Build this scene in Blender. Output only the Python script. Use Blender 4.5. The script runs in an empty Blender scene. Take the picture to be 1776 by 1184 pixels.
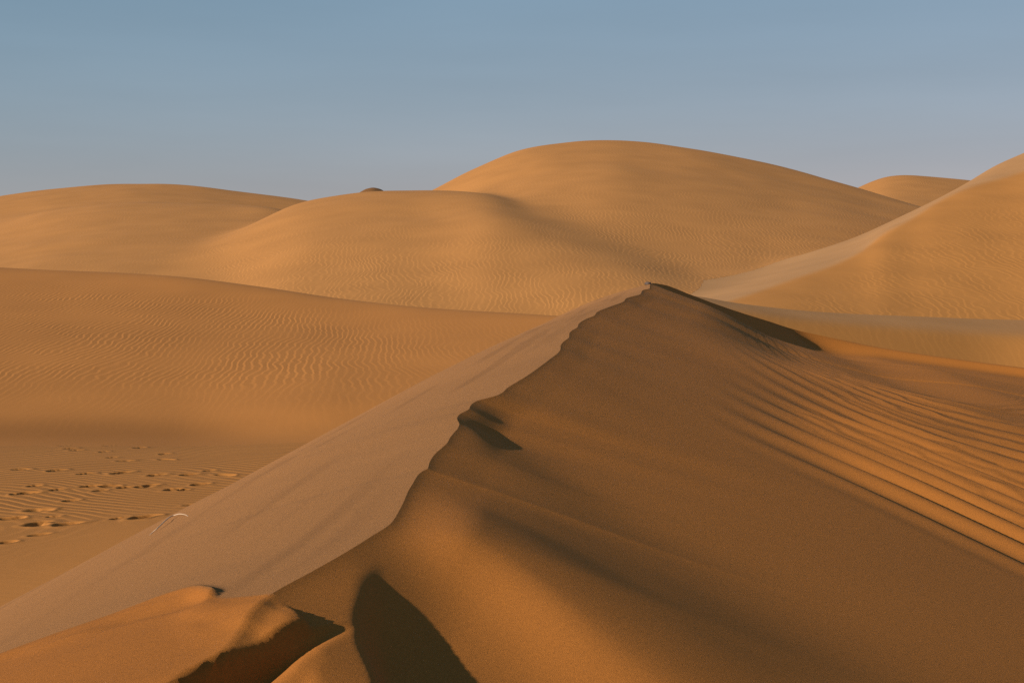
import bpy, math
import numpy as np

# ------------------------------------------------------------------ camera, sky, sun, exposure
scene = bpy.context.scene
F = 2467.0            # focal length in photo pixels (1776 wide)
CX, HY = 888.0, 400.0  # principal column, horizon row
EYE = 6.0             # eye height in the world; heights below are relative to the eye
cam = bpy.data.cameras.new('camera')
cam.sensor_width = 36.0
cam.lens = 36.0 * F / 1776.0
cam.shift_y = (HY - 592.0) / 1776.0
cam.clip_start, cam.clip_end = 0.05, 20000.0
camo = bpy.data.objects.new('camera', cam)
scene.collection.objects.link(camo)
camo.location = (0, 0, EYE)
camo.rotation_euler = (math.radians(90), 0, 0)
scene.camera = camo

SUN_EL, SUN_AZ = math.radians(21.0), math.radians(54.0)   # azimuth: from straight behind the camera towards the left
sdir = np.array([-math.sin(SUN_AZ) * math.cos(SUN_EL), -math.cos(SUN_AZ) * math.cos(SUN_EL), math.sin(SUN_EL)])
world = bpy.data.worlds.new('World')
scene.world = world
world.use_nodes = True
wn, wl = world.node_tree.nodes, world.node_tree.links
sky = wn.new('ShaderNodeTexSky')
sky.sky_type = 'NISHITA'
sky.sun_disc = False
sky.sun_elevation = SUN_EL
sky.sun_rotation = math.atan2(sdir[0], sdir[1])
sky.altitude = 0
sky.air_density = 1.3
sky.dust_density = 0.1
sky.ozone_density = 6.0
bg = wn['Background']
bg.inputs['Strength'].default_value = 0.0575
sep = wn.new('ShaderNodeSeparateColor'); com = wn.new('ShaderNodeCombineColor')     # dusty desert air: flatter than clean air in every band
wl.new(sky.outputs[0], sep.inputs[0])
for k_, g_ in enumerate((0.58, 0.36, 0.34)):
    pw = wn.new('ShaderNodeMath'); pw.operation = 'POWER'; pw.inputs[1].default_value = g_
    wl.new(sep.outputs[k_], pw.inputs[0]); wl.new(pw.outputs[0], com.inputs[k_])
st_ = wn.new('ShaderNodeVectorMath'); st_.operation = 'MULTIPLY'; st_.inputs[1].default_value = (1.44, 2.00, 2.39)
tc = wn.new('ShaderNodeTexCoord'); mp = wn.new('ShaderNodeMapping'); mp.inputs['Scale'].default_value = (2.0, 2.0, 16.0)
mp.inputs['Rotation'].default_value = (0.0, math.radians(6), 0.0)
nz = wn.new('ShaderNodeTexNoise'); nz.inputs['Scale'].default_value = 1.6; nz.inputs['Detail'].default_value = 5.0
mr = wn.new('ShaderNodeMapRange'); mr.inputs['From Min'].default_value = 0.3; mr.inputs['From Max'].default_value = 0.75
mr.inputs['To Min'].default_value = 0.975; mr.inputs['To Max'].default_value = 1.055     # thin high veil
sv_ = wn.new('ShaderNodeVectorMath'); sv_.operation = 'SCALE'
wl.new(tc.outputs['Generated'], mp.inputs['Vector']); wl.new(mp.outputs[0], nz.inputs['Vector']); wl.new(nz.outputs['Fac'], mr.inputs['Value'])
wl.new(mr.outputs[0], sv_.inputs['Scale']); wl.new(com.outputs[0], sv_.inputs[0])
wl.new(sv_.outputs[0], st_.inputs[0])
wl.new(st_.outputs[0], bg.inputs['Color'])

sun = bpy.data.lights.new('sun', 'SUN')
sun.energy = 5.0
sun.angle = math.radians(0.55)
sun.color = (1.0, 0.90, 0.80)
suno = bpy.data.objects.new('sun', sun)
scene.collection.objects.link(suno)
from mathutils import Vector
suno.rotation_euler = Vector(sdir).to_track_quat('Z', 'Y').to_euler()
suno.location = (-20, -20, 30)

vs = scene.view_settings
vs.view_transform = 'Standard'
vs.look = 'None'
vs.exposure = 0.8
vs.gamma = 1.0
vs.use_curve_mapping = False
scene.render.engine = 'CYCLES'
scene.cycles.use_denoising = False
scene.cycles.max_bounces = 4
scene.cycles.diffuse_bounces = 2

# ------------------------------------------------------------------ helpers
def U(px): return (np.asarray(px, float) - CX) / F
def V(py): return (HY - np.asarray(py, float)) / F

def pchip(xs, ys, x):
    xs, ys, x = np.asarray(xs, float), np.asarray(ys, float), np.asarray(x, float)
    h = np.diff(xs); d = np.diff(ys) / h
    m = np.zeros(len(xs))
    for i in range(1, len(xs) - 1):
        if d[i-1] * d[i] > 0:
            w1, w2 = 2*h[i] + h[i-1], h[i] + 2*h[i-1]
            m[i] = (w1 + w2) / (w1 / d[i-1] + w2 / d[i])
    m[0], m[-1] = d[0], d[-1]
    i = np.clip(np.searchsorted(xs, x) - 1, 0, len(xs) - 2)
    t = (x - xs[i]) / h[i]
    lo, hi = t < 0, t > 1
    tc = np.clip(t, 0, 1)
    r = ((1 + 2*tc) * (1 - tc)**2 * ys[i] + tc * (1 - tc)**2 * h[i] * m[i]
         + tc**2 * (3 - 2*tc) * ys[i+1] + tc**2 * (tc - 1) * h[i] * m[i+1])
    r = r + np.where(lo, t * h[i] * m[0], 0) + np.where(hi, (t - 1) * h[i] * m[-1], 0)
    return r

def gsm(a, sig, axis=0):
    if sig <= 0: return a
    n = int(3 * sig) + 1
    k = np.exp(-0.5 * (np.arange(-n, n + 1) / sig)**2); k /= k.sum()
    pad = [(0, 0)] * a.ndim; pad[axis] = (n, n)
    b = np.pad(a, pad, mode='reflect', reflect_type='odd')
    out = np.zeros_like(a, dtype=float)
    for j, kj in enumerate(k):
        sl = [slice(None)] * a.ndim
        sl[axis] = slice(j, j + a.shape[axis])
        out += kj * b[tuple(sl)]
    return out

def sst(x, a, b):
    t = np.clip((x - a) / (b - a), 0, 1)
    return t * t * (3 - 2 * t)

rng = np.random.RandomState(7)
def vnoise(x, y, seed=0):
    """smooth value noise in -1..1"""
    r = np.random.RandomState(seed).uniform(-1, 1, (256, 256))
    xi, yi = np.floor(x).astype(int), np.floor(y).astype(int)
    fx, fy = x - xi, y - yi
    fx = fx**3 * (fx * (fx * 6 - 15) + 10); fy = fy**3 * (fy * (fy * 6 - 15) + 10)
    g = lambda a, b: r[a % 256, b % 256]
    return ((g(xi, yi) * (1 - fx) + g(xi + 1, yi) * fx) * (1 - fy)
            + (g(xi, yi + 1) * (1 - fx) + g(xi + 1, yi + 1) * fx) * fy)

def fbm(x, y, seed=0, octs=3):
    s, a = 0, 1.0
    for o in range(octs):
        s = s + a * vnoise(x * 2**o + 17.3 * o, y * 2**o + 5.1 * o, seed + o); a *= 0.5
    return s

def link(o, parent=None):
    scene.collection.objects.link(o)
    if parent: o.parent = parent
    return o

def tag(o, label, cat=None, kind=None, group=None):
    o['label'] = label
    if cat: o['category'] = cat
    if kind: o['kind'] = kind
    if group: o['group'] = group
    return o

def grid_normals(P):
    du = np.gradient(P, axis=1); dv = np.gradient(P, axis=0)
    n = np.cross(du, dv)
    n /= np.linalg.norm(n, axis=2, keepdims=True) + 1e-12
    n[n[:, :, 2] < 0] *= -1
    return n

def grid_mesh(name, P, fmask, attrs, mat, parent=None, normals=None):
    """P (R,C,3) grid, fmask (R-1,C-1) which quads to keep"""
    R, C = P.shape[:2]
    idx = np.arange(R * C).reshape(R, C)
    q = np.stack([idx[:-1, :-1], idx[:-1, 1:], idx[1:, 1:], idx[1:, :-1]], -1)[fmask]
    used = np.zeros(R * C, bool); used[q.ravel()] = True
    remap = np.cumsum(used) - 1
    q = remap[q]
    v = P.reshape(-1, 3)[used].astype(np.float32)
    me = bpy.data.meshes.new(name)
    me.vertices.add(len(v)); me.vertices.foreach_set('co', v.ravel())
    me.loops.add(q.size); me.loops.foreach_set('vertex_index', q.ravel().astype(np.int32))
    me.polygons.add(len(q))
    me.polygons.foreach_set('loop_start', (np.arange(len(q)) * 4).astype(np.int32))
    me.polygons.foreach_set('loop_total', np.full(len(q), 4, np.int32))
    me.update(calc_edges=True)
    me.polygons.foreach_set('use_smooth', np.ones(len(q), bool))
    for k, a in attrs.items():
        at = me.attributes.new(k, 'FLOAT', 'POINT')
        at.data.foreach_set('value', np.asarray(a, np.float32).reshape(-1)[used])
    if normals is not None:
        me.normals_split_custom_set_from_vertices(normals.reshape(-1, 3)[used].astype(np.float32))
    me.materials.append(mat)
    o = bpy.data.objects.new(name, me)
    return link(o, parent)

# ------------------------------------------------------------------ sand material
def sand_material(name, base, pale, grain=1.0, warp=0.45, warp_scale=1.2, gscale=420.0):
    m = bpy.data.materials.new(name); m.use_nodes = True
    nt = m.node_tree; N, L = nt.nodes, nt.links
    bs = N['Principled BSDF']
    bs.inputs['Roughness'].default_value = 0.95
    bs.inputs['Specular IOR Level'].default_value = 0.12
    geo = N.new('ShaderNodeNewGeometry')
    def attr(k):
        a = N.new('ShaderNodeAttribute'); a.attribute_name = k; return a.outputs['Fac']
    def math_(op, a, b=None, c=None):
        n = N.new('ShaderNodeMath'); n.operation = op
        for i, s in enumerate((a, b, c)):
            if s is None: continue
            if isinstance(s, (int, float)): n.inputs[i].default_value = s
            else: L.new(s, n.inputs[i])
        return n.outputs[0]
    def noise(scale, detail=2.0, rough=0.5, vec=None):
        n = N.new('ShaderNodeTexNoise'); n.inputs['Scale'].default_value = scale
        n.inputs['Detail'].default_value = detail; n.inputs['Roughness'].default_value = rough
        L.new(vec or geo.outputs['Position'], n.inputs['Vector']); return n.outputs['Fac']
    def remap(x, a, b, c, d):
        n = N.new('ShaderNodeMapRange'); L.new(x, n.inputs['Value'])
        for k, v in zip(('From Min', 'From Max', 'To Min', 'To Max'), (a, b, c, d)): n.inputs[k].default_value = v
        return n.outputs[0]
    # ripples: phase attribute (in waves) bent by noise; amp attribute in metres
    ph = attr('phase'); amp = attr('amp')
    w1 = math_('MULTIPLY', math_('SUBTRACT', noise(warp_scale, 2.0), 0.5), warp * 6.0)
    w2 = math_('MULTIPLY', math_('SUBTRACT', noise(warp_scale * 0.23, 1.0), 0.5), warp * 14.0)
    p = math_('MULTIPLY', math_('ADD', ph, math_('ADD', w1, w2)), 2 * math.pi)
    sk = math_('MULTIPLY', math_('SINE', p), 0.55)
    rp = math_('SINE', math_('ADD', p, sk))
    patch = remap(noise(warp_scale * 0.35, 2.0), 0.36, 0.6, 0.35, 1.15)
    rh = math_('MULTIPLY', math_('MULTIPLY', rp, amp), patch)
    # grains of sand
    gn = noise(gscale, 3.0, 0.75)
    gm = noise(gscale * 0.22, 2.0, 0.6)
    gh = math_('MULTIPLY', math_('SUBTRACT', gn, 0.5), 0.0022 * grain)
    hgt = math_('ADD', rh, gh)
    bump = N.new('ShaderNodeBump'); bump.inputs['Strength'].default_value = 1.0
    bump.inputs['Distance'].default_value = 1.0
    L.new(hgt, bump.inputs['Height']); L.new(bump.outputs[0], bs.inputs['Normal'])
    # colour: base <-> pale coarse grains, with soft patches, streaks and grains
    mix = N.new('ShaderNodeMix'); mix.data_type = 'RGBA'
    mix.inputs[6].default_value = (*base, 1); mix.inputs[7].default_value = (*pale, 1)
    L.new(attr('tone'), mix.inputs[0])
    v = remap(gn, 0.25, 0.75, 1 - 0.33 * grain, 1 + 0.33 * grain)
    v2 = remap(gm, 0.3, 0.7, 1 - 0.07 * grain, 1 + 0.07 * grain)
    v3 = remap(noise(0.35, 3.0), 0.3, 0.7, 0.94, 1.06)
    sh = attr('shade')                      # scales colour: streaks of dark grains, darker dune-foot strip, bank and mound
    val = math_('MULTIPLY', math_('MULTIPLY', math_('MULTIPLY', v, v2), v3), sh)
    sc = N.new('ShaderNodeVectorMath'); sc.operation = 'SCALE'
    L.new(mix.outputs[2], sc.inputs[0]); L.new(val, sc.inputs['Scale'])
    L.new(sc.outputs[0], bs.inputs['Base Color'])
    return m

ORANGE = (0.280, 0.112, 0.025)
FAR = (0.300, 0.130, 0.035)
NEAR = (0.292, 0.100, 0.016)
PALE = (0.216, 0.096, 0.031)
M_far = sand_material('sand_far', FAR, PALE, 0.5, 0.5, 0.9)
PALE_FAR = (0.280, 0.144, 0.057)
M_right = sand_material('sand_right', (0.300, 0.124, 0.028), PALE_FAR, 0.5, 0.5, 0.9)
M_mid = sand_material('sand_mid', (0.294, 0.115, 0.026), PALE, 0.6, 0.35, 1.2)
M_near = sand_material('sand_near', NEAR, PALE, 1.0, 0.2, 1.5)

# ------------------------------------------------------------------ the dune field beyond the near dune
grow_ = np.cumsum(np.minimum(3.0 * 1.025 ** np.arange(1, 140), 30.0))
grow_ = grow_[grow_ < 1480]
us = np.concatenate([-40 - grow_[::-1], np.arange(-40, 1816, 3), 1815 + grow_]).astype(float)
D0, D1, RAT = 27.5, 320.0, 1.0045
ds = D0 * RAT ** np.arange(int(math.log(D1 / D0) / math.log(RAT)) + 1)
UU, DD = np.meshgrid(us, ds)
XX, YY = U(UU) * DD, DD

def curve(pts):
    p = np.array(pts, float)
    uc = np.clip(us, p[0, 0], p[-1, 0])
    py = gsm(pchip(p[:, 0], p[:, 1], uc), 4)
    D = gsm(pchip(p[:, 0], p[:, 2], uc), 12)
    return D, V(py) * D

def loft(curves, sig=6.0, sigu=0.0):
    """surface through image curves at their distances, straight between, rounded by sig rows"""
    cs = [curve(c) if not callable(c) else c() for c in curves]
    Dk = np.array([c[0] for c in cs]); Zk = np.array([c[1] for c in cs])
    Z = np.empty_like(DD)
    for j in range(len(us)):
        d, z = Dk[:, j], Zk[:, j]
        o = np.interp(ds, d, z)
        lo, hi = ds < d[0], ds > d[-1]
        o[lo] = z[0] + (ds[lo] - d[0]) * 0.2
        o[hi] = z[-1] - (ds[hi] - d[-1]) * 0.2
        Z[:, j] = o
    Z = gsm(Z, sig, 0)
    if sigu: Z = gsm(Z, sigu, 1)
    return Z

def behind(c, dd, drop):
    def f():
        D, z = curve(c); return D + dd, z - drop
    return f
def before(c, dd, drop):
    def f():
        D, z = curve(c); return D - dd, z - drop
    return f

def up(c, n): return [(a, b - n, d) for a, b, d in c]      # the rounding of a crest lowers it: raise its curve
fields = {}
# ground between the dunes
def ground(x, y):
    z = -4.0 - 1.6 * sst(y, 40, 70) - 1.0 * sst(x, 1.0, 6.0) * (1 - sst(y, 34, 50))
    z = z - 0.22 * sst(y, 22.5, 29.5) * (1 - sst(x, -7, 0))      # dips to the foot of the rippled dune
    return z
fields['ground'] = ground(XX, YY)

cF = [(-1500, 400, 46), (-500, 440, 49), (0, 461, 50), (150, 467, 50), (300, 479, 49), (450, 498, 47.5), (600, 520, 46), (750, 535, 44), (930, 546, 42), (1100, 556, 40), (1500, 640, 38)]
mF = [(-1500, 440, 42), (-500, 480, 44), (0, 505, 44), (300, 524, 43.5), (600, 560, 41), (930, 580, 38), (1500, 660, 35)]
fF = [(-1500, 735, 28.7), (0, 735, 29.5), (300, 730, 30), (600, 700, 30.5), (930, 700, 30), (1500, 720, 29)]
cF = up(cF, 8); mF = up(mF, -6)
fields['F'] = loft([fF, mF, cF, behind(cF, 8, 2.2)], 5)

cC = [(-1500, 600, 80), (0, 550, 88), (250, 468, 94), (360, 414, 98), (430, 381, 101), (470, 362, 104), (500, 350, 107), (530, 343, 108), (580, 338, 109), (640, 331, 110), (750, 328, 110), (830, 331, 108), (900, 350, 104), (1000, 391, 97), (1100, 435, 90), (1200, 486, 82), (1400, 580, 74), (2200, 700, 70)]
fC = [(-1500, 640, 58), (0, 590, 60), (600, 590, 60), (900, 590, 60), (1200, 560, 62), (2200, 720, 55)]
mC = [(-1500, 605, 76), (0, 565, 84), (360, 448, 88), (470, 392, 93), (530, 364, 96), (640, 348, 97), (750, 345, 97), (830, 350, 91), (900, 376, 85), (1000, 420, 78), (1100, 463, 72), (1200, 508, 66), (1400, 590, 70), (2200, 705, 66)]
cC = up(cC, 7); mC = up(mC, 5)
nC = [(-1500, 625, 66), (0, 580, 70), (360, 520, 73), (530, 450, 77), (700, 425, 79), (830, 425, 76), (900, 445, 73), (1000, 482, 68), (1100, 515, 65), (1200, 545, 62.5), (1400, 600, 65), (2200, 712, 60)]
fields['C'] = loft([fC, nC, mC, cC, behind(cC, 20, 4.5)], 11, 7)

cE = [(-1500, 620, 110), (300, 480, 118), (560, 400, 122), (660, 362, 124), (740, 330, 126), (800, 298, 127), (848, 277, 128), (870, 268, 130), (900, 256, 132), (950, 247, 134), (1040, 242.5, 136), (1120, 245, 137), (1200, 254, 137), (1300, 274, 136), (1400, 301, 133), (1500, 330, 129), (1595, 356, 124), (1700, 385, 120), (2000, 450, 112), (2600, 560, 105)]
mE = [(-1500, 640, 90), (300, 505, 97), (560, 430, 103), (740, 375, 112), (850, 325, 113), (950, 312, 109), (1050, 318, 104), (1150, 345, 99), (1250, 350, 101), (1400, 360, 105), (1600, 415, 98), (2000, 490, 92), (2600, 590, 88)]
fE = [(-1500, 660, 62), (600, 560, 64), (900, 545, 66), (1200, 535, 68), (1500, 530, 68), (2600, 640, 62)]
cE = up(cE, 9); mE = up(mE, 3)
fields['E'] = loft([fE, mE, cE, behind(cE, 25, 5)], 8, 5)

cB = [(-1500, 560, 120), (-300, 445, 124), (-100, 410, 126), (0, 385, 127), (100, 359, 128), (200, 347, 128), (300, 344, 128), (400, 347, 127), (470, 352, 125), (530, 372, 122), (620, 420, 118), (900, 560, 110), (3300, 700, 110)]
fB = [(-1500, 600, 66), (0, 540, 70), (300, 535, 70), (500, 530, 72), (900, 620, 66), (3300, 760, 60)]
cB = up(cB, 5)
fields['B'] = loft([fB, cB, behind(cB, 20, 4)], 9, 5)

cA = [(-1500, 420, 150), (-400, 390, 152), (-150, 363, 154), (0, 340, 156), (100, 326, 158), (225, 318, 160), (330, 322, 160), (430, 333, 158), (525, 344, 156), (620, 365, 154), (800, 420, 150), (3300, 700, 150)]
cA = up(cA, 8)
fields['A'] = loft([before(cA, 55, 7), cA, behind(cA, 25, 5)], 7)

cK = [(-1500, 600, 190), (560, 372, 190), (605, 345, 190), (626, 329, 190), (636, 324, 190), (647, 322, 190), (658, 324, 190), (668, 329, 190), (700, 345, 190), (760, 372, 190), (3300, 600, 190)]
def narrowcurve():
    p = np.array(cK, float); D = np.full(len(us), 190.0); return D, V(pchip(p[:, 0], p[:, 1], us)) * D
cK = up(cK, 5)
fields['K'] = loft([lambda: (narrowcurve()[0] - 30, narrowcurve()[1] - 9), narrowcurve, lambda: (narrowcurve()[0] + 20, narrowcurve()[1] - 6)], 3)

cH = [(-1500, 700, 175), (1200, 430, 175), (1400, 365, 175), (1470, 334, 175), (1510, 316, 175), (1540, 306.5, 175), (1575, 304, 175), (1620, 306, 175), (1680, 311, 175), (1760, 322, 175), (1900, 345, 175), (3300, 420, 175)]
cH = up(cH, 8)
fields['H'] = loft([before(cH, 50, 8), cH, behind(cH, 25, 5)], 6)

# right dune: rippled face below a crease, pale slope above it up to the skyline
sR = [(-1500, 1500, 70), (900, 600, 70), (1100, 540, 72), (1210, 500, 75), (1300, 474, 78), (1379, 446, 80), (1480, 409, 84), (1598, 355, 88), (1679, 311, 92), (1730, 282, 94), (1776, 261, 96), (1850, 232, 98), (2000, 190, 100), (2300, 170, 100), (3300, 260, 95)]
kR = [(-1500, 1500, 50), (900, 640, 50), (1100, 575, 53), (1210, 540, 55), (1271, 521, 57), (1318, 505, 59), (1385, 481, 62), (1446, 460, 65), (1494, 436, 68), (1534, 405, 72), (1581, 380, 76), (1625, 352, 80), (1680, 326, 84), (1750, 306, 87), (1800, 290, 89), (2000, 235, 92), (2300, 220, 92), (3300, 300, 88)]
fR = [(-1500, 1600, 40), (900, 700, 42), (1210, 600, 47), (1320, 580, 49), (1450, 580, 51), (1600, 580, 52), (1776, 580, 53), (2300, 580, 54), (3300, 580, 54)]
fields['R'] = loft([fR, kR, sR, behind(sR, 18, 4)], 2.5)

# low swell behind the near dune's tail
cS = [(-1500, 1500, 36), (900, 900, 36), (1050, 640, 36.5), (1120, 540, 42), (1180, 508, 43), (1280, 522, 44), (1400, 535, 45.5), (1550, 543, 47.5), (1776, 548, 50), (2100, 552, 51), (3300, 570, 51)]
kS = [(-1500, 1600, 33), (900, 940, 33), (1050, 680, 34), (1120, 575, 38.5), (1180, 530, 39.5), (1280, 540, 40.3), (1400, 556, 41.2), (1550, 568, 42.5), (1776, 582, 44.5), (2100, 590, 45), (3300, 610, 45)]
fS = [(-1500, 1700, 29), (900, 1000, 30), (1050, 760, 31), (1120, 670, 34), (1180, 660, 35), (1280, 690, 35.5), (1400, 730, 36), (1550, 770, 36.6), (1776, 820, 37.4), (2100, 830, 37.6), (3300, 840, 37.6)]
fields['S'] = loft([fS, kS, cS, behind(cS, 8, 2.4)], 2.5)

keys = list(fields)
stack = np.stack([fields[k] for k in keys])
kk = 0.12 + 0.22 * sst(DD, 45, 90)
mx = stack.max(0)
ZZ = mx + kk * np.log(np.exp((stack - mx) / kk).sum(0))
own = stack.argmax(0)
ZZ = ZZ + 0.10 * fbm(XX / 9.0, YY / 9.0, 3, 2) * sst(DD, 32, 60)
zs = gsm(gsm(ZZ, 10, 0), 11, 1)
vm = sst(UU, 860, 960) * (1 - sst(UU, 1230, 1330)) * sst(DD, 62, 70) * (1 - sst(DD, 106, 114))
ZZ = ZZ + (zs - ZZ) * vm
Pm = np.stack([XX, YY, ZZ + EYE], -1)
Nm = grid_normals(Pm)

# attributes
ix = {k: i for i, k in enumerate(keys)}
phase = np.zeros_like(DD); amp = np.zeros_like(DD); tone = np.zeros_like(DD); shade = np.ones_like(DD)
lam = np.full_like(DD, 0.29)
lam[own == ix['F']] = 0.20
lam[own == ix['R']] = 0.42
bend = XX + 0.03 * (XX + 7) * (YY - 33) * (own == ix['F'])
phase = bend / lam
amp = np.where(own == ix['F'], 0.0031, 0.0040)
a_mask = np.ones_like(DD)
a_mask[own == ix['A']] = 0.25
a_mask[own == ix['ground']] = 0.0
a_mask[own == ix['B']] = 0.4
# the rippled dune: smooth just under its crest and towards its foot
PY = HY - F * ZZ / DD
iF = own == ix['F']
cFpy = pchip(np.array(cF)[:, 0], np.array(cF)[:, 1], us)[None, :] + 0 * DD
a_mask = np.where(iF, sst(PY - cFpy, 8, 60) * (1 - 0.9 * sst(PY, 640, 725)) * (1 - 0.6 * sst(UU, 500, 800)), a_mask)
iC = own == ix['C']
a_mask = np.where(iC, 0.25 + 0.75 * sst(PY, 360, 470), a_mask)
iE = own == ix['E']
a_mask = np.where(iE, 0.35 + 0.65 * sst(PY, 300, 420), a_mask)
iR = own == ix['R']
kRpy = pchip(np.array(kR)[:, 0], np.array(kR)[:, 1], us)[None, :] + 0 * DD
rt = 1 - sst(PY - kRpy, -5, 5)
tone = np.where(iR, rt * 0.9, tone)
a_mask = np.where(iR, (1 - rt) * sst(PY - kRpy, 10, 70), a_mask)
iS = own == ix['S']
kSpy = pchip(np.array(kS)[:, 0], np.array(kS)[:, 1], us)[None, :] + 0 * DD
tone = np.where(iS, 0.6 * (1 - sst(PY - kSpy, -14, 10)), tone)
a_mask = np.where(iS, 0.15, a_mask)
shade = np.where((own == ix['ground']) | iF, 1 - 0.30 * np.exp(-((PY - 748) / 26.0)**2) * (1 - sst(UU, 150, 650)), shade)  # darker strip along the foot of the rippled dune, fading to the right
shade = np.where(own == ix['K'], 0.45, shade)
amp = amp * a_mask
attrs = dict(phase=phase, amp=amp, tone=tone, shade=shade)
fo = own[:-1, :-1]

info = {
 'F': ('rippled_dune', 'low rippled orange dune with smooth crest behind the footprints, left of the near ridge', M_mid),
 'C': ('dune', 'broad rippled dune in the middle distance, below and left of the tallest dune', M_far),
 'E': ('dune', 'tallest rounded dune on the skyline, centre right', M_far),
 'B': ('dune', 'smooth shaded dune hollow at far left, left of the bright fold', M_far),
 'A': ('dune', 'long low reddish dune on the skyline at far left', M_far),
 'K': ('mound', 'tiny dark mound peeking over the skyline left of the tallest dune', M_far),
 'H': ('dune', 'small distant dune on the skyline between the tallest dune and the right dune', M_far),
 'R': ('dune', 'steep orange dune at right edge with pale slope along its left side', M_right),
 'S': ('dune', 'low flat-topped swell of sand behind the near dune, at right', M_right),
 'ground': ('desert_floor', 'bare sand floor between the dunes', M_mid),
}
for k, (nm, lab, mat) in info.items():
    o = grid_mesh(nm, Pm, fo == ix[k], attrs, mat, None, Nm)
    tag(o, lab, 'dune' if k not in ('ground', 'K') else ('ground' if k == 'ground' else 'mound'), 'structure')

# far ground reaching the horizon, below everything
def far_ground():
    r = np.concatenate([[0.0], np.geomspace(100, 9000, 40)])
    a = np.linspace(0, 2 * math.pi, 97)
    RR, AA = np.meshgrid(r, a)
    P = np.stack([RR * np.cos(AA), RR * np.sin(AA), np.full_like(RR, EYE - 9.0)], -1)
    z = np.zeros_like(RR)
    o = grid_mesh('desert_ground', P, np.ones((96, 40), bool), dict(phase=z, amp=z, tone=z, shade=z + 1), M_far)
    tag(o, 'flat desert sand reaching to the horizon behind the dunes', 'ground', 'structure')
far_ground()

# ------------------------------------------------------------------ sand flat with footprints (left, below the ridge)
uv = np.concatenate([np.arange(-1500, -60, 40), np.arange(-60, 520, 2.0), np.arange(520, 1000, 12), np.arange(1000, 3200, 60)]).astype(float)
dv = 8.0 * 1.0021 ** np.arange(int(math.log(D0 * 1.004 / 8.0) / math.log(1.0021)) + 2)
UV, DV = np.meshgrid(uv, dv)
XV, YV = U(UV) * DV, DV
ZV = ground(XV, YV)
ZV = ZV + 0.9 * sst(XV / np.maximum(DV, 1) + 0.36 + (20 - DV) * 0.028, 0.0, 0.45) * (1 - sst(DV, 18.5, 22)) * 0.5
ZV = ZV + np.interp(UV.ravel(), us, ZZ[0] - ground(XX[0], YY[0])).reshape(UV.shape) * np.exp(np.minimum(DV - D0, 0) / 1.3)
PYV = HY - F * ZV / DV
PS = 0.76
prints = [  # px, py, size, turn
 (70, 885, 1.15, .3), (20, 899, 1.15, .35), (72, 907, 1.0, .2), (65, 911, 1.0, .6), (120, 909, 1.15, .1), (95, 895, .55, .3),
 (70, 927, .8, .2), (10, 941, .85, .2), (207, 899, .75, 0), (250, 897, 1.25, 0), (124, 868, .8, .1), (47, 855, 1.1, .2),
 (35, 814, .9, .2), (98, 816, .9, 0), (150, 821, .8, 0), (210, 820, 1.1, 0), (220, 799, .8, .3), (286, 797, .9, .9), (286, 787, .7, 0),
 (270, 824, 1.0, 0), (328, 823, 1.0, 0), (365, 816, .7, 0), (388, 824, 1.0, .8), (350, 839, .9, 0), (157, 843, 1.0, .2), (193, 843, .9, .2),
 (220, 845, .8, 0), (250, 845, .8, .4), (265, 841, .8, 0), (300, 849, .9, 0), (318, 850, .6, 0), (172, 851, .7, 0), (120, 778, .8, 0),
 (132, 781, .7, 0), (188, 766, .7, 0), (242, 776, .7, 0), (180, 783, .6, 0), (195, 793, .7, 0), (60, 842, .7, 0), (100, 849, .8, 0), (110, 737, .7, 0), (330, 876, .6, .2)]
pid = np.full(DV.shape, -1)
smooth_r = np.zeros_like(ZV)
for i, (px, py, sz, turn) in enumerate(prints):
    sz *= PS
    c = np.argmin(np.abs(uv - px)); r = np.argmin(np.abs(PYV[:, c] - py))
    x0, y0 = XV[r, c], YV[r, c]
    dx, dy = XV - x0, YV - y0
    near = (np.abs(dx) < 1.2) & (np.abs(dy) < 1.6)
    ang = 0.9 + turn
    a = (dx * math.sin(ang) + dy * math.cos(ang)); b = (dx * math.cos(ang) - dy * math.sin(ang))
    wob = 1 + 0.25 * vnoise(XV * 7 + i, YV * 7, 11)
    rr = np.sqrt((a / (0.17 * sz))**2 + (b / (0.085 * sz))**2) * wob
    dep = 0.10 * sz * np.exp(-(rr * 0.9)**4) - 0.014 * sz * np.exp(-((rr - 1.7) / 0.5)**2)
    # sand thrown out beyond the print
    thr = np.exp(-(((dx - 0.16 * sz) / (0.20 * sz))**2 + ((dy - 0.02) / (0.22 * sz))**2))
    ZV = np.where(near, ZV - dep + 0.006 * thr, ZV)
    smooth_r = np.maximum(smooth_r, np.where(near, np.exp(-(rr / 2.3)**2) + 0.7 * thr, 0))
    pid[(rr < 1.25) & near] = i
phV = (0.42 * XV + 0.9 * YV + 0.25 * fbm(XV / 2.5, YV / 2.5, 21, 2)) / (0.185 - 0.04 * sst(20 - YV, 0, 4))
ampV = 0.0052 * sst(PYV, 752, 800) * (1 - 0.93 * sst(PYV + 0.10 * (UV - 60), 880, 975)) * (1 - np.clip(smooth_r, 0, 1))
ampV = np.where((UV > -300) & (UV < 700), ampV, 0)
shV = 1 - 0.30 * np.exp(-((PYV - 748) / 26.0)**2) * (1 - sst(UV, 150, 650))  # the dune-foot strip continued on the flat
PV = np.stack([XV, YV, ZV + EYE], -1)
NV = grid_normals(PV)
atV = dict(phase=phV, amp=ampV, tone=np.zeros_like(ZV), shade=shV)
pf = pid[:-1, :-1]
M_flat = sand_material('sand_flat', ORANGE, PALE, 0.7, 0.16, 1.3)
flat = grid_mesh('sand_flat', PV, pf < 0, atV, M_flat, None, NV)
tag(flat, 'rippled sand flat with scattered footprints, lower left beyond the ridge', 'ground', 'structure')
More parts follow.
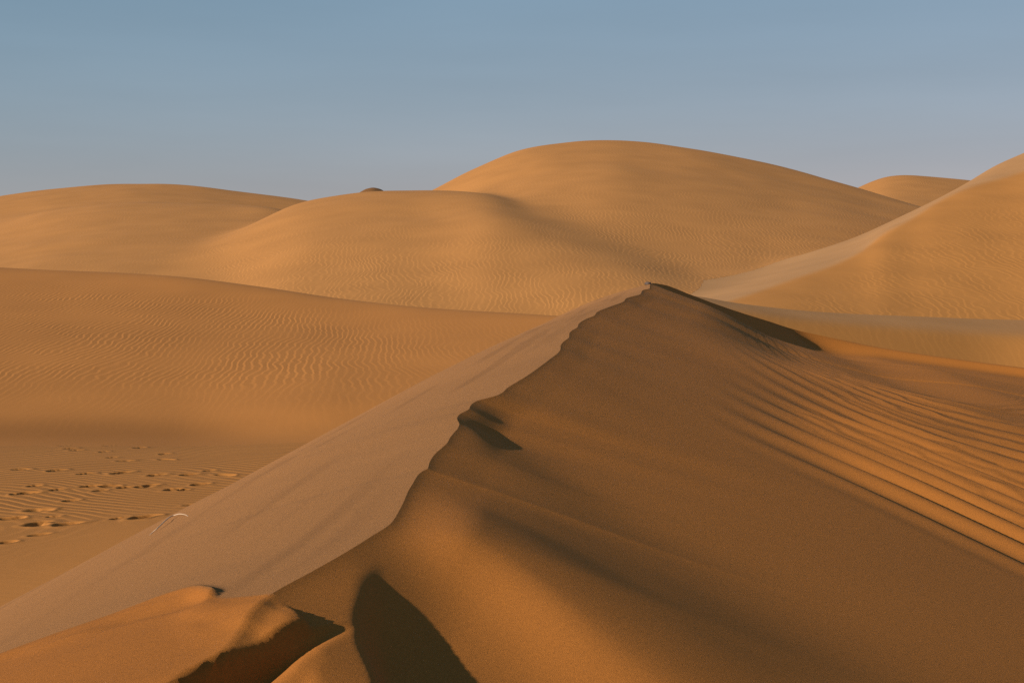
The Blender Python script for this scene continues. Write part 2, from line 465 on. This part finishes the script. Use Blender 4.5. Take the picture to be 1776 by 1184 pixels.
for i in range(len(prints)):
    if (pf == i).any():
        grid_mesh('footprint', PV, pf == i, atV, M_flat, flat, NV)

# ------------------------------------------------------------------ the near dune with its sharp crest
# crest through image points; down to the peak it runs about one metre below the eye
crest_img = [(470, 1030, 1.0), (540, 991, 1.0), (600, 957, 1.0), (640, 932, 1.0), (680.9, 903.7, 1.0), (690.7, 888, 1.0), (699.5, 870.8, 1.0), (707.2, 853, 1.0), (716, 838, 1.0), (724.8, 823.6, 1.0), (733.6, 816.3, 1.0), (742.3, 811.5, 1.0), (744.5, 802.7, 1.0), (749, 794, 1.0), (756.6, 784.7, 1.0), (767.6, 775.3, 1.0), (776.4, 766.5, 1.0), (779.7, 760, 1.0), (787.4, 750, 1.0), (794.4, 741.7, 1.0), (796.6, 735.8, 1.0), (793.9, 729.2, 1.0), (793, 723.7, 1.0), (797.2, 718.2, 1.0), (806, 713.4, 1.0), (813.7, 708.7, 1.0), (816.3, 702.8, 1.0), (826.9, 695.1, 1.0), (844.4, 690.3, 1.0), (862, 685.3, 1.0), (872, 680, 1.0), (879.5, 672.8, 1.0), (895.5, 662.7, 1.0), (913.2, 652, 1.0), (934.5, 637, 1.0), (955.8, 621, 1.0), (968.2, 611.3, 1.0), (972.1, 605, 1.0), (972.1, 599.7, 1.0), (976.2, 593.5, 1.0), (986.8, 584.7, 1.0), (987.7, 577.6, 1.0), (993, 572.2, 1.0), (1001, 567.8, 1.0), (1003.7, 561.6, 1.0), (1016.1, 553.1, 1.0), (1030.3, 547.4, 1.0), (1035.6, 541.2, 1.0), (1058.7, 531.4, 1.0), (1081.7, 522.6, 1.0), (1086.2, 517.3, 1.0), (1110, 510.2, 1.0), (1115.5, 503, 1.0), (1126, 500.4, 1.0), (1127, 496, 1.0), (1131.4, 491.3, 1.0)]
cy = [h * F / (py - HY) for px, py, h in crest_img]
cx = [float(U(px)) * d for (px, py, h), d in zip(crest_img, cy)]
cz = [-h for px, py, h in crest_img]
# nearer than the slump the crest lies lower; beyond the peak it turns right and runs down into the tail
pre = [(-8, -2.60, -1.25), (0.5, -1.45, -1.15), (2.8, -1.00, -1.08), (3.3, -0.826, -1.049), (3.42, -0.745, -1.022), (3.6, -0.70, -1.010), (3.76, -0.69, -1.004)]
post = [(27.6, 2.95, -1.05), (28.5, 3.55, -1.27), (29.5, 4.25, -1.53), (30.5, 4.95, -1.77), (31.5, 5.7, -2.01), (32.5, 6.5, -2.27), (33.3, 8.4, -2.70), (34.2, 10.2, -3.2), (34.9, 12.4, -3.8), (36.0, 17.0, -5.0), (38.0, 26.0, -6.0)]
cy = [p[0] for p in pre] + cy + [p[0] for p in post]
cx = [p[1] for p in pre] + cx + [p[1] for p in post]
cz = [p[2] for p in pre] + cz + [p[2] for p in post]

ys = [-8.0]
while ys[-1] < 37:
    y = ys[-1]
    if y < 2.5: st = 0.0072 + 0.04 * (2.5 - y)
    else: st = 0.0072 + 0.0030 * max(y - 4.1, 0)**2 / (max(y - 4.1, 0) + 0.8)
    st = min(st, 0.085)
    if 24 < y: st = 0.035
    ys.append(y + st)
ys = np.array(ys)
wpos = np.concatenate([np.arange(0, 1.2, 0.014), 1.2 * 1.0115 ** np.arange(0, 185), 1.2 * 1.0115 ** 185 * 1.035 ** np.arange(0, 34)])
wneg = -np.concatenate([np.arange(0, 0.9, 0.016), 0.9 * 1.035 ** np.arange(0, 90)])
ws = np.concatenate([wneg[::-1][:-1], wpos])
c0 = int(np.argmin(np.abs(ws)))
xc = pchip(cy, cx, ys); zc = pchip(cy, cz, ys)
xs_ = gsm(xc, 14)
xbase = gsm(xc, 60); xbase = xbase + (xc - xbase) * sst(ys, 16, 22)
W, Y = np.meshgrid(ws, ys)
XC = xc[:, None] + (xbase - xc)[:, None] * sst(np.abs(W), 0.15, 2.2)
X = XC + W
ZC = zc[:, None] + 0 * W
ZC = ZC + (gsm(zc, 60)[:, None] - ZC) * sst(np.abs(W), 0.3, 2.0) * (1 - sst(Y, 18, 22))
dxdy = np.gradient(gsm(xc, 40), ys)[:, None]
obl = 1.0 / np.sqrt(1 + dxdy**2)                     # x-offset to true distance from the crest line
Wt = W * obl
# lee side
zb = -2.75 - 0.14 * (X - 4.0) + 0.45 * sst(Y, 24, 32) * sst(X, 5.5, 8.5) - 1.3 * (1 - sst(Y, 6, 17))
zb = np.minimum(zb, ZC - 0.12)
Hs = ZC - zb
Wtp = np.maximum(Wt, 0)
wall_ = sst(Y, 26.6, 27.8) * (1 - sst(Y, 32.2, 33.2))
Wt = np.where(Y > 26, W, Wt); Wtp = np.maximum(Wt, 0)
lee = 0.325 + 0.045 * sst(Y, 17, 26) + 0.42 * wall_ - 0.2 * sst(Y, 32.4, 33.4)
ZS = ZC - Hs * np.tanh(Wtp * lee / Hs * (1 + 0.45 * np.exp(-Wtp / 0.06)))
# windward side
Uw = np.maximum(-W, 0)
Lw = 0.20 * Uw + 0.34 * np.where(Uw < 2.0, Uw**2 / 4.0, Uw - 1.0)
tw = sst(Y, 26.5, 29)
ZW = ZC - Lw * (1 - tw) - 0.7 * Uw * tw
flo = -4.25 - 0.9 * sst(Y, 17, 24)
ZW = flo + np.logaddexp(0, (ZW - flo) / 0.18) * 0.18 - 0.25 * sst(Uw, 6, 12)
ZF = np.where(W >= 0, ZS, ZW)

def hit(px, py, d0=3.0, d1=30.0, n=6000):
    """first point of the near dune on the line of sight through a photo pixel"""
    for d in np.linspace(d0, d1, n):
        r = int(np.clip(np.searchsorted(ys, d), 1, len(ys) - 1))
        z = np.interp(U(px) * d, X[r], ZF[r])
        if float(V(py)) * d <= z:
            return float(U(px)) * d, d, float(z)
    return float(U(px)) * d1, d1, float(V(py)) * d1

def gz(a, s): return np.exp(-(a / s)**2)
Wp = np.maximum(W, 0)
grow = lambda a, b: sst(Wp, a, b)

# slump across the crest: rim and scarp facing the camera
rim_img = [(0, 1130), (60, 1100), (120, 1072), (200, 1045), (260, 1034), (320, 1030), (395, 1037), (440, 1033), (470, 1030), (510, 1060), (540, 1095), (553, 1112)]
rh = [hit(px, py, 3.2, 4.4, 600) for px, py in rim_img]
rx = [-4.0, -2.2] + [p[0] for p in rh] + [rh[-1][0] + 0.05, rh[-1][0] + 0.14, rh[-1][0] + 0.6]
ry = [2.2, 3.15] + [p[1] for p in rh] + [rh[-1][1] - 0.22, rh[-1][1] - 0.45, rh[-1][1] - 1.2]
rim = pchip(rx, ry, X)
t = rim - Y                                            # metres in front of the rim
ends = sst(X, -3.2, -2.0) * (1 - sst(X, -0.50, -0.42))
drop = 0.022 * sst(t, -0.02, 0.45) 
trough = 0.0
ye = pchip([-2.0, -1.2, -0.826, -0.77, -0.6, -0.52, -0.45, 0.2], [0.2, 2.2, 3.30, 3.42, 3.68, 3.80, 3.9, 4.6], X)
steep = 0.11 * sst(ye - Y, 0.0, 0.09) * (1 - sst(X + (3.8 - Y) * 0.3, -0.60, -0.44)) * sst(Y, 1.6, 2.4)
lip = 0.022 * gz(t + 0.02, 0.07) * sst(X, -1.30, -0.92) * (1 - sst(X, -0.875, -0.845))
wav = 0.010 * fbm(X / 0.22, Y / 0.22, 71, 2) * sst(t, 0.02, 0.1) * (1 - sst(t, 0.2, 0.3))

# folds on the lee face
fold = np.zeros_like(ZF)
dn = Y - (7.95 - 1.3 * Wp)
fold += -0.041 * np.where(dn < 0, gz(dn, 0.58 + 0.5 * Wp), gz(dn, 0.8 + 0.5 * Wp)) * grow(0.0, 0.25) * (1 - 0.9 * grow(0.5, 2.5))

for yb, aa in ((5.9, .02), (6.5, .02), (9.6, .02), (11.2, .025), (12.6, .035), (14.3, .03), (18.2, .03), (21.2, .05)):   # small scallops under the crest
    db = Y - (yb - 0.9 * Wp)
    fold += -0.3 * aa * (np.where(db < 0, gz(db, 0.05 * yb), gz(db, 0.11 * yb))) * grow(0.0, 0.25) * (1 - grow(0.5, 1.6))
# gully between two spurs under the crest corner
dg = (0.19 - Wp) * 0.68 + (4.88 - Y) * 0.73            # metres to the near left of the spur line
d2 = 0.38 + 1.25 * np.maximum(Wp - 0.10, 0)
dsoft = 0.04 * np.logaddexp(0, dg / 0.04)
wall = 0.20 * 0.42 * np.tanh(dsoft / 0.42)
dsp = (pchip([0, 0.19, 0.43, 0.87, 1.5, 3.0], [4.97, 4.88, 4.74, 4.25, 3.55, 2.2], Wp) - Y) * 0.8
fold += 0.060 * np.where(dsp < 0, gz(dsp, 0.52 + 0.25 * Wp), gz(dsp, 0.20 + 0.10 * Wp)) * grow(0.0, 0.30) * (1 - 0.7 * grow(1.0, 2.2))      # rounded spur from the crest corner
fold += -wall * (1 - sst(dg, d2 - 0.03, d2 + 0.16)) * grow(0.0, 0.45) * (1 - 0.5 * grow(1.2, 2.5)) * sst(Y, 1.5, 2.6)
ZF = ZF + np.where(W > 0, fold, 0)
# long ripples and streaks sweeping down the lower lee side
th = np.degrees(np.arctan2(39.6 - Y, W + 12.8))
lines = [(0, [(210, 60), (500, 180), (800, 260), (1260, 350)]), (2, [(210, 75), (540, 225), (900, 330), (1260, 425)]), (3, [(700, 290), (1000, 385), (1260, 480)]),
         (4.3, [(150, 80), (500, 270), (800, 370), (1260, 535)]), (6, [(0, 110), (400, 345), (800, 470), (1260, 590)]), (8, [(0, 200), (300, 340), (600, 470), (900, 600), (1260, 740)]),
         (9, [(0, 250), (250, 370), (500, 470), (750, 565), (1260, 800)]), (10, [(250, 400), (600, 560), (800, 660), (1000, 740), (1260, 848)]), (11, [(200, 420), (560, 590), (800, 700), (1000, 790), (1260, 910)]),
         (12.2, [(150, 500), (500, 650), (700, 760), (900, 840), (1260, 1000)]), (13.2, [(600, 830), (900, 970), (1260, 1075)])]
hp, hv = [], []
for ph_, pts in lines:
    for cxp, cyp in pts:
        hx, hy_, hz_ = hit(1350 + cxp / 2.96, 600 + cyp / 2.96, 5.0, 29.0, 3000)
        hp.append((hx, hy_)); hv.append(ph_)
hp, hv = np.array(hp), np.array(hv)
def basis(x, y):
    x, y = (x - 5.0) / 4.0, (y - 15.0) / 10.0
    return np.stack([np.ones_like(x), x, y, x*x, x*y, y*y, x*x*y, x*y*y, y**3, x**3], -1)
A_ = basis(hp[:, 0], hp[:, 1])
coef = np.linalg.solve(A_.T @ A_ + 1e-3 * np.eye(A_.shape[1]), A_.T @ hv)
q = basis(X, Y) @ coef
RIPFIT = (np.abs(A_ @ coef - hv).max(), hp.min(0), hp.max(0))
q = q + 0.22 * fbm(X / 2.2, Y / 4.5, 31, 2)
fq = q - np.floor(q)
rw = 0.27 + 0.20 * sst(q, 5.5, 9.5)
rip = np.where(fq < rw, 0.5 - 0.5 * np.cos(np.pi * fq / rw), 0.5 + 0.5 * np.cos(np.pi * (fq - rw) / (1 - rw)))
rip = rip - 0.5
gq = np.hypot(np.gradient(q, axis=0) / np.gradient(Y, axis=0), np.gradient(q, axis=1) / np.gradient(X, axis=1))
lamq = 1.0 / np.maximum(gq, 0.6)
PXF, PYF = CX + F * X / np.maximum(Y, 1), HY - F * ZF / np.maximum(Y, 1)
rm = sst(PXF + 0.35 * (PYF - 620), 1230, 1580) * (1 - sst(q, 11.8, 14.5)) * sst(q, -4, 0) * (1 - sst(PXF, 1860, 2150)) * sst(Y, 4.5, 6)
ra = 0.135 * np.minimum(lamq, 1.0) * rm * np.clip(0.85 + 0.6 * fbm(X / 1.6 + 3, Y / 3.0, 41, 2), 0.1, 2)
ra = ra * (0.75 + 0.25 * sst(q, 3, 7))
ZF = ZF + np.where(W > 0, ra * rip, 0)
# hollow scooped below the tail of the crest
ZF = ZF - np.where(W > 0, 0.22 * sst(W, 0.9, 2.6) * sst(Y, 17, 23) * (1 - sst(Y, 26.5, 28.5)) * (1 - sst(X, 6.0, 8.0)), 0)
q2 = th / 5.5 + 0.4 * fbm(X / 6.0, Y / 6.0, 51, 2)
ZF = ZF + np.where(W > 0, 0.010 * sst(W, 0.5, 2.5) * sst(th, 40, 60) * np.sin(2 * np.pi * q2), 0)
tip = 0.022 * sst(t, -0.012, 0.022) * sst(W, 0.03, 0.12) * (1 - sst(t, 0.22, 0.42)) * sst(Y - ye, -0.02, 0.02)
ZF = ZF + tip
ZF = ZF + (lip - drop - trough + wav) * ends - steep

PF = np.stack([X, Y, ZF + EYE], -1)
phF = np.where(W > 0, (X + 0.25 * Y) / 0.16, (X * 1.0 - 0.135 * Y) / 0.16)
ampF = np.zeros_like(ZF)
# fine ripples between the long ones on the apron
ampF = np.where(W > 0, 0.0095 * np.minimum(lamq, 1.0) * sst(PXF + 0.35 * (PYF - 620), 1300, 1550) * (1 - sst(q, 9, 12.5)) * sst(q, -6, -1), 0)
phF = np.where(W > 0, q * 2.0 + 0.5, phF)
# streaks of dark grains along the windward side
sv = fbm((X - 0.135 * Y) / 0.16, Y / 3.2 + 0.5, 61, 3)
shF = np.where(W < 0, 1 - 0.15 * sst(sv, 0.05, 0.9) * sst(-W, 0.02, 0.25), 1.0)
toneF = np.zeros_like(ZF)
atF = dict(phase=phF, amp=ampF, tone=toneF, shade=shF)
near_dune = bpy.data.objects.new('crested_dune', None)
link(near_dune)
near_dune.location = (0, 0, 0)
tag(near_dune, 'near dune with sharp winding crest rising to a peak at centre', 'dune', 'structure')
left = np.zeros(ZF.shape, bool)[:-1, :-1]; left[:, :c0] = True
scarp = ((t > -0.008) & (Y > 1.5) & (Y > ye - 0.02) & (X > -2.6) & (X < -0.44))[:-1, :-1]
bank = sst(t, -0.014, 0.006) * sst(X, -3.0, -2.4) * sst(Y, 1.5, 2.2)
bank_tone = np.where(W > 0, 0.0, 0.95 * (1 - bank))
at2 = dict(atF); at2['tone'] = bank_tone; at2['shade'] = np.full_like(ZF, 0.80) + 0.2 * sst(X, -0.85, -0.62); at2['amp'] = np.zeros_like(ZF)
NF = grid_normals(PF)
atW = dict(atF); atW['tone'] = 0.95 * (1 - bank); atW['shade'] = atF['shade'] * (1 - 0.2 * bank); atW['amp'] = np.zeros_like(ZF)
grid_mesh('windward_face', PF, left & ~scarp, atW, M_near, near_dune)
grid_mesh('lee_face', PF, ~left & ~scarp, atF, M_near, near_dune)
sc = grid_mesh('slumped_bank', PF, scarp, at2, M_near, near_dune)
sc['label'] = 'sunlit orange slumped bank across the crest'

# ------------------------------------------------------------------ small things
def plain(name, col, rough=0.7):
    m = bpy.data.materials.new(name); m.use_nodes = True
    b = m.node_tree.nodes['Principled BSDF']; b.inputs['Roughness'].default_value = rough
    n = m.node_tree.nodes.new('ShaderNodeTexNoise'); n.inputs['Scale'].default_value = 60
    r = m.node_tree.nodes.new('ShaderNodeValToRGB')
    r.color_ramp.elements[0].color = (*[c * 0.7 for c in col], 1); r.color_ramp.elements[1].color = (*[c * 1.15 for c in col], 1)
    m.node_tree.links.new(n.outputs['Fac'], r.inputs[0]); m.node_tree.links.new(r.outputs[0], b.inputs['Base Color'])
    return m

def tube(name, pts, rad, mat, parent=None):
    pts = np.array(pts, float)
    tt = np.linspace(0, len(pts) - 1, (len(pts) - 1) * 5 + 1)
    c = np.stack([pchip(np.arange(len(pts)), pts[:, k], tt) for k in range(3)], -1)
    r = np.interp(tt, np.linspace(0, len(pts) - 1, len(rad)), rad)
    d = np.gradient(c, axis=0); d /= np.linalg.norm(d, axis=1, keepdims=True)
    a = np.cross(d, [0, 0, 1.0]); a /= np.linalg.norm(a, axis=1, keepdims=True); b = np.cross(a, d)
    n = 8; ang = np.linspace(0, 2 * math.pi, n, endpoint=False)
    v = (c[:, None] + r[:, None, None] * (np.cos(ang)[None, :, None] * a[:, None] + np.sin(ang)[None, :, None] * b[:, None])).reshape(-1, 3)
    f = [(i * n + k, i * n + (k + 1) % n, (i + 1) * n + (k + 1) % n, (i + 1) * n + k) for i in range(len(c) - 1) for k in range(n)]
    f += [tuple(range(n))[::-1], tuple((len(c) - 1) * n + k for k in range(n))]
    me = bpy.data.meshes.new(name); me.from_pydata(v.tolist(), [], f)
    me.polygons.foreach_set('use_smooth', np.ones(len(me.polygons), bool)); me.materials.append(mat)
    return link(bpy.data.objects.new(name, me), parent)

stem_img = [(254, 928), (263, 922), (273, 917), (284, 909), (293, 901), (301, 896.5), (309, 893), (320, 891), (331, 893)]
sp = []
for k, (px, py) in enumerate(stem_img):
    hx, hy_, hz_ = hit(px, py + 3, 4.0, 14.0, 2500)
    hy_ = min(hy_, 9.2)
    lift = [-0.006, 0.002, 0.012, 0.02, 0.02, 0.018, 0.014, 0.006, -0.006][k]
    r_ = int(np.searchsorted(ys, hy_)); x_ = float(U(px)) * hy_
    sp.append((x_, hy_, float(np.interp(x_, X[r_], ZF[r_])) + lift + EYE))
stem = tube('grass_stem', sp, [0.0020, 0.0026, 0.0027, 0.0026, 0.0026, 0.0014], plain('straw', (0.38, 0.26, 0.16), 0.6))
tag(stem, 'pale dry grass stem lying on the left slope of the near dune', 'grass stem')

def pebble(name, px, dist, size, seed, mat, label):
    hx, hy_ = float(U(px)) * dist, dist
    r_ = int(np.searchsorted(ys, hy_)); hz_ = float(np.interp(hx, X[r_], ZF[r_]))
    import bmesh
    bm = bmesh.new(); bmesh.ops.create_icosphere(bm, subdivisions=3, radius=1.0)
    for v in bm.verts:
        c = v.co
        n_ = 0.18 * math.sin(3.1 * c.x + seed) * math.cos(2.3 * c.y + 1.7 * seed) + 0.1 * math.sin(5.0 * c.z + 4 * c.x)
        v.co = c * (1 + n_)
        v.co.x *= size[0]; v.co.y *= size[1]; v.co.z *= size[2]
    me = bpy.data.meshes.new(name); bm.to_mesh(me); bm.free()
    me.materials.append(mat)
    me.polygons.foreach_set('use_smooth', np.ones(len(me.polygons), bool))
    o = link(bpy.data.objects.new(name, me)); o.location = (hx, hy_, hz_ + size[2] * 0.55 + EYE)
    return tag(o, label, 'stone')
pebble('pebble', 1124, 26.7, (0.062, 0.045, 0.034), 1.0, plain('dark_stone', (0.05, 0.03, 0.02), 0.8), 'small dark stone on the crest just left of the peak')
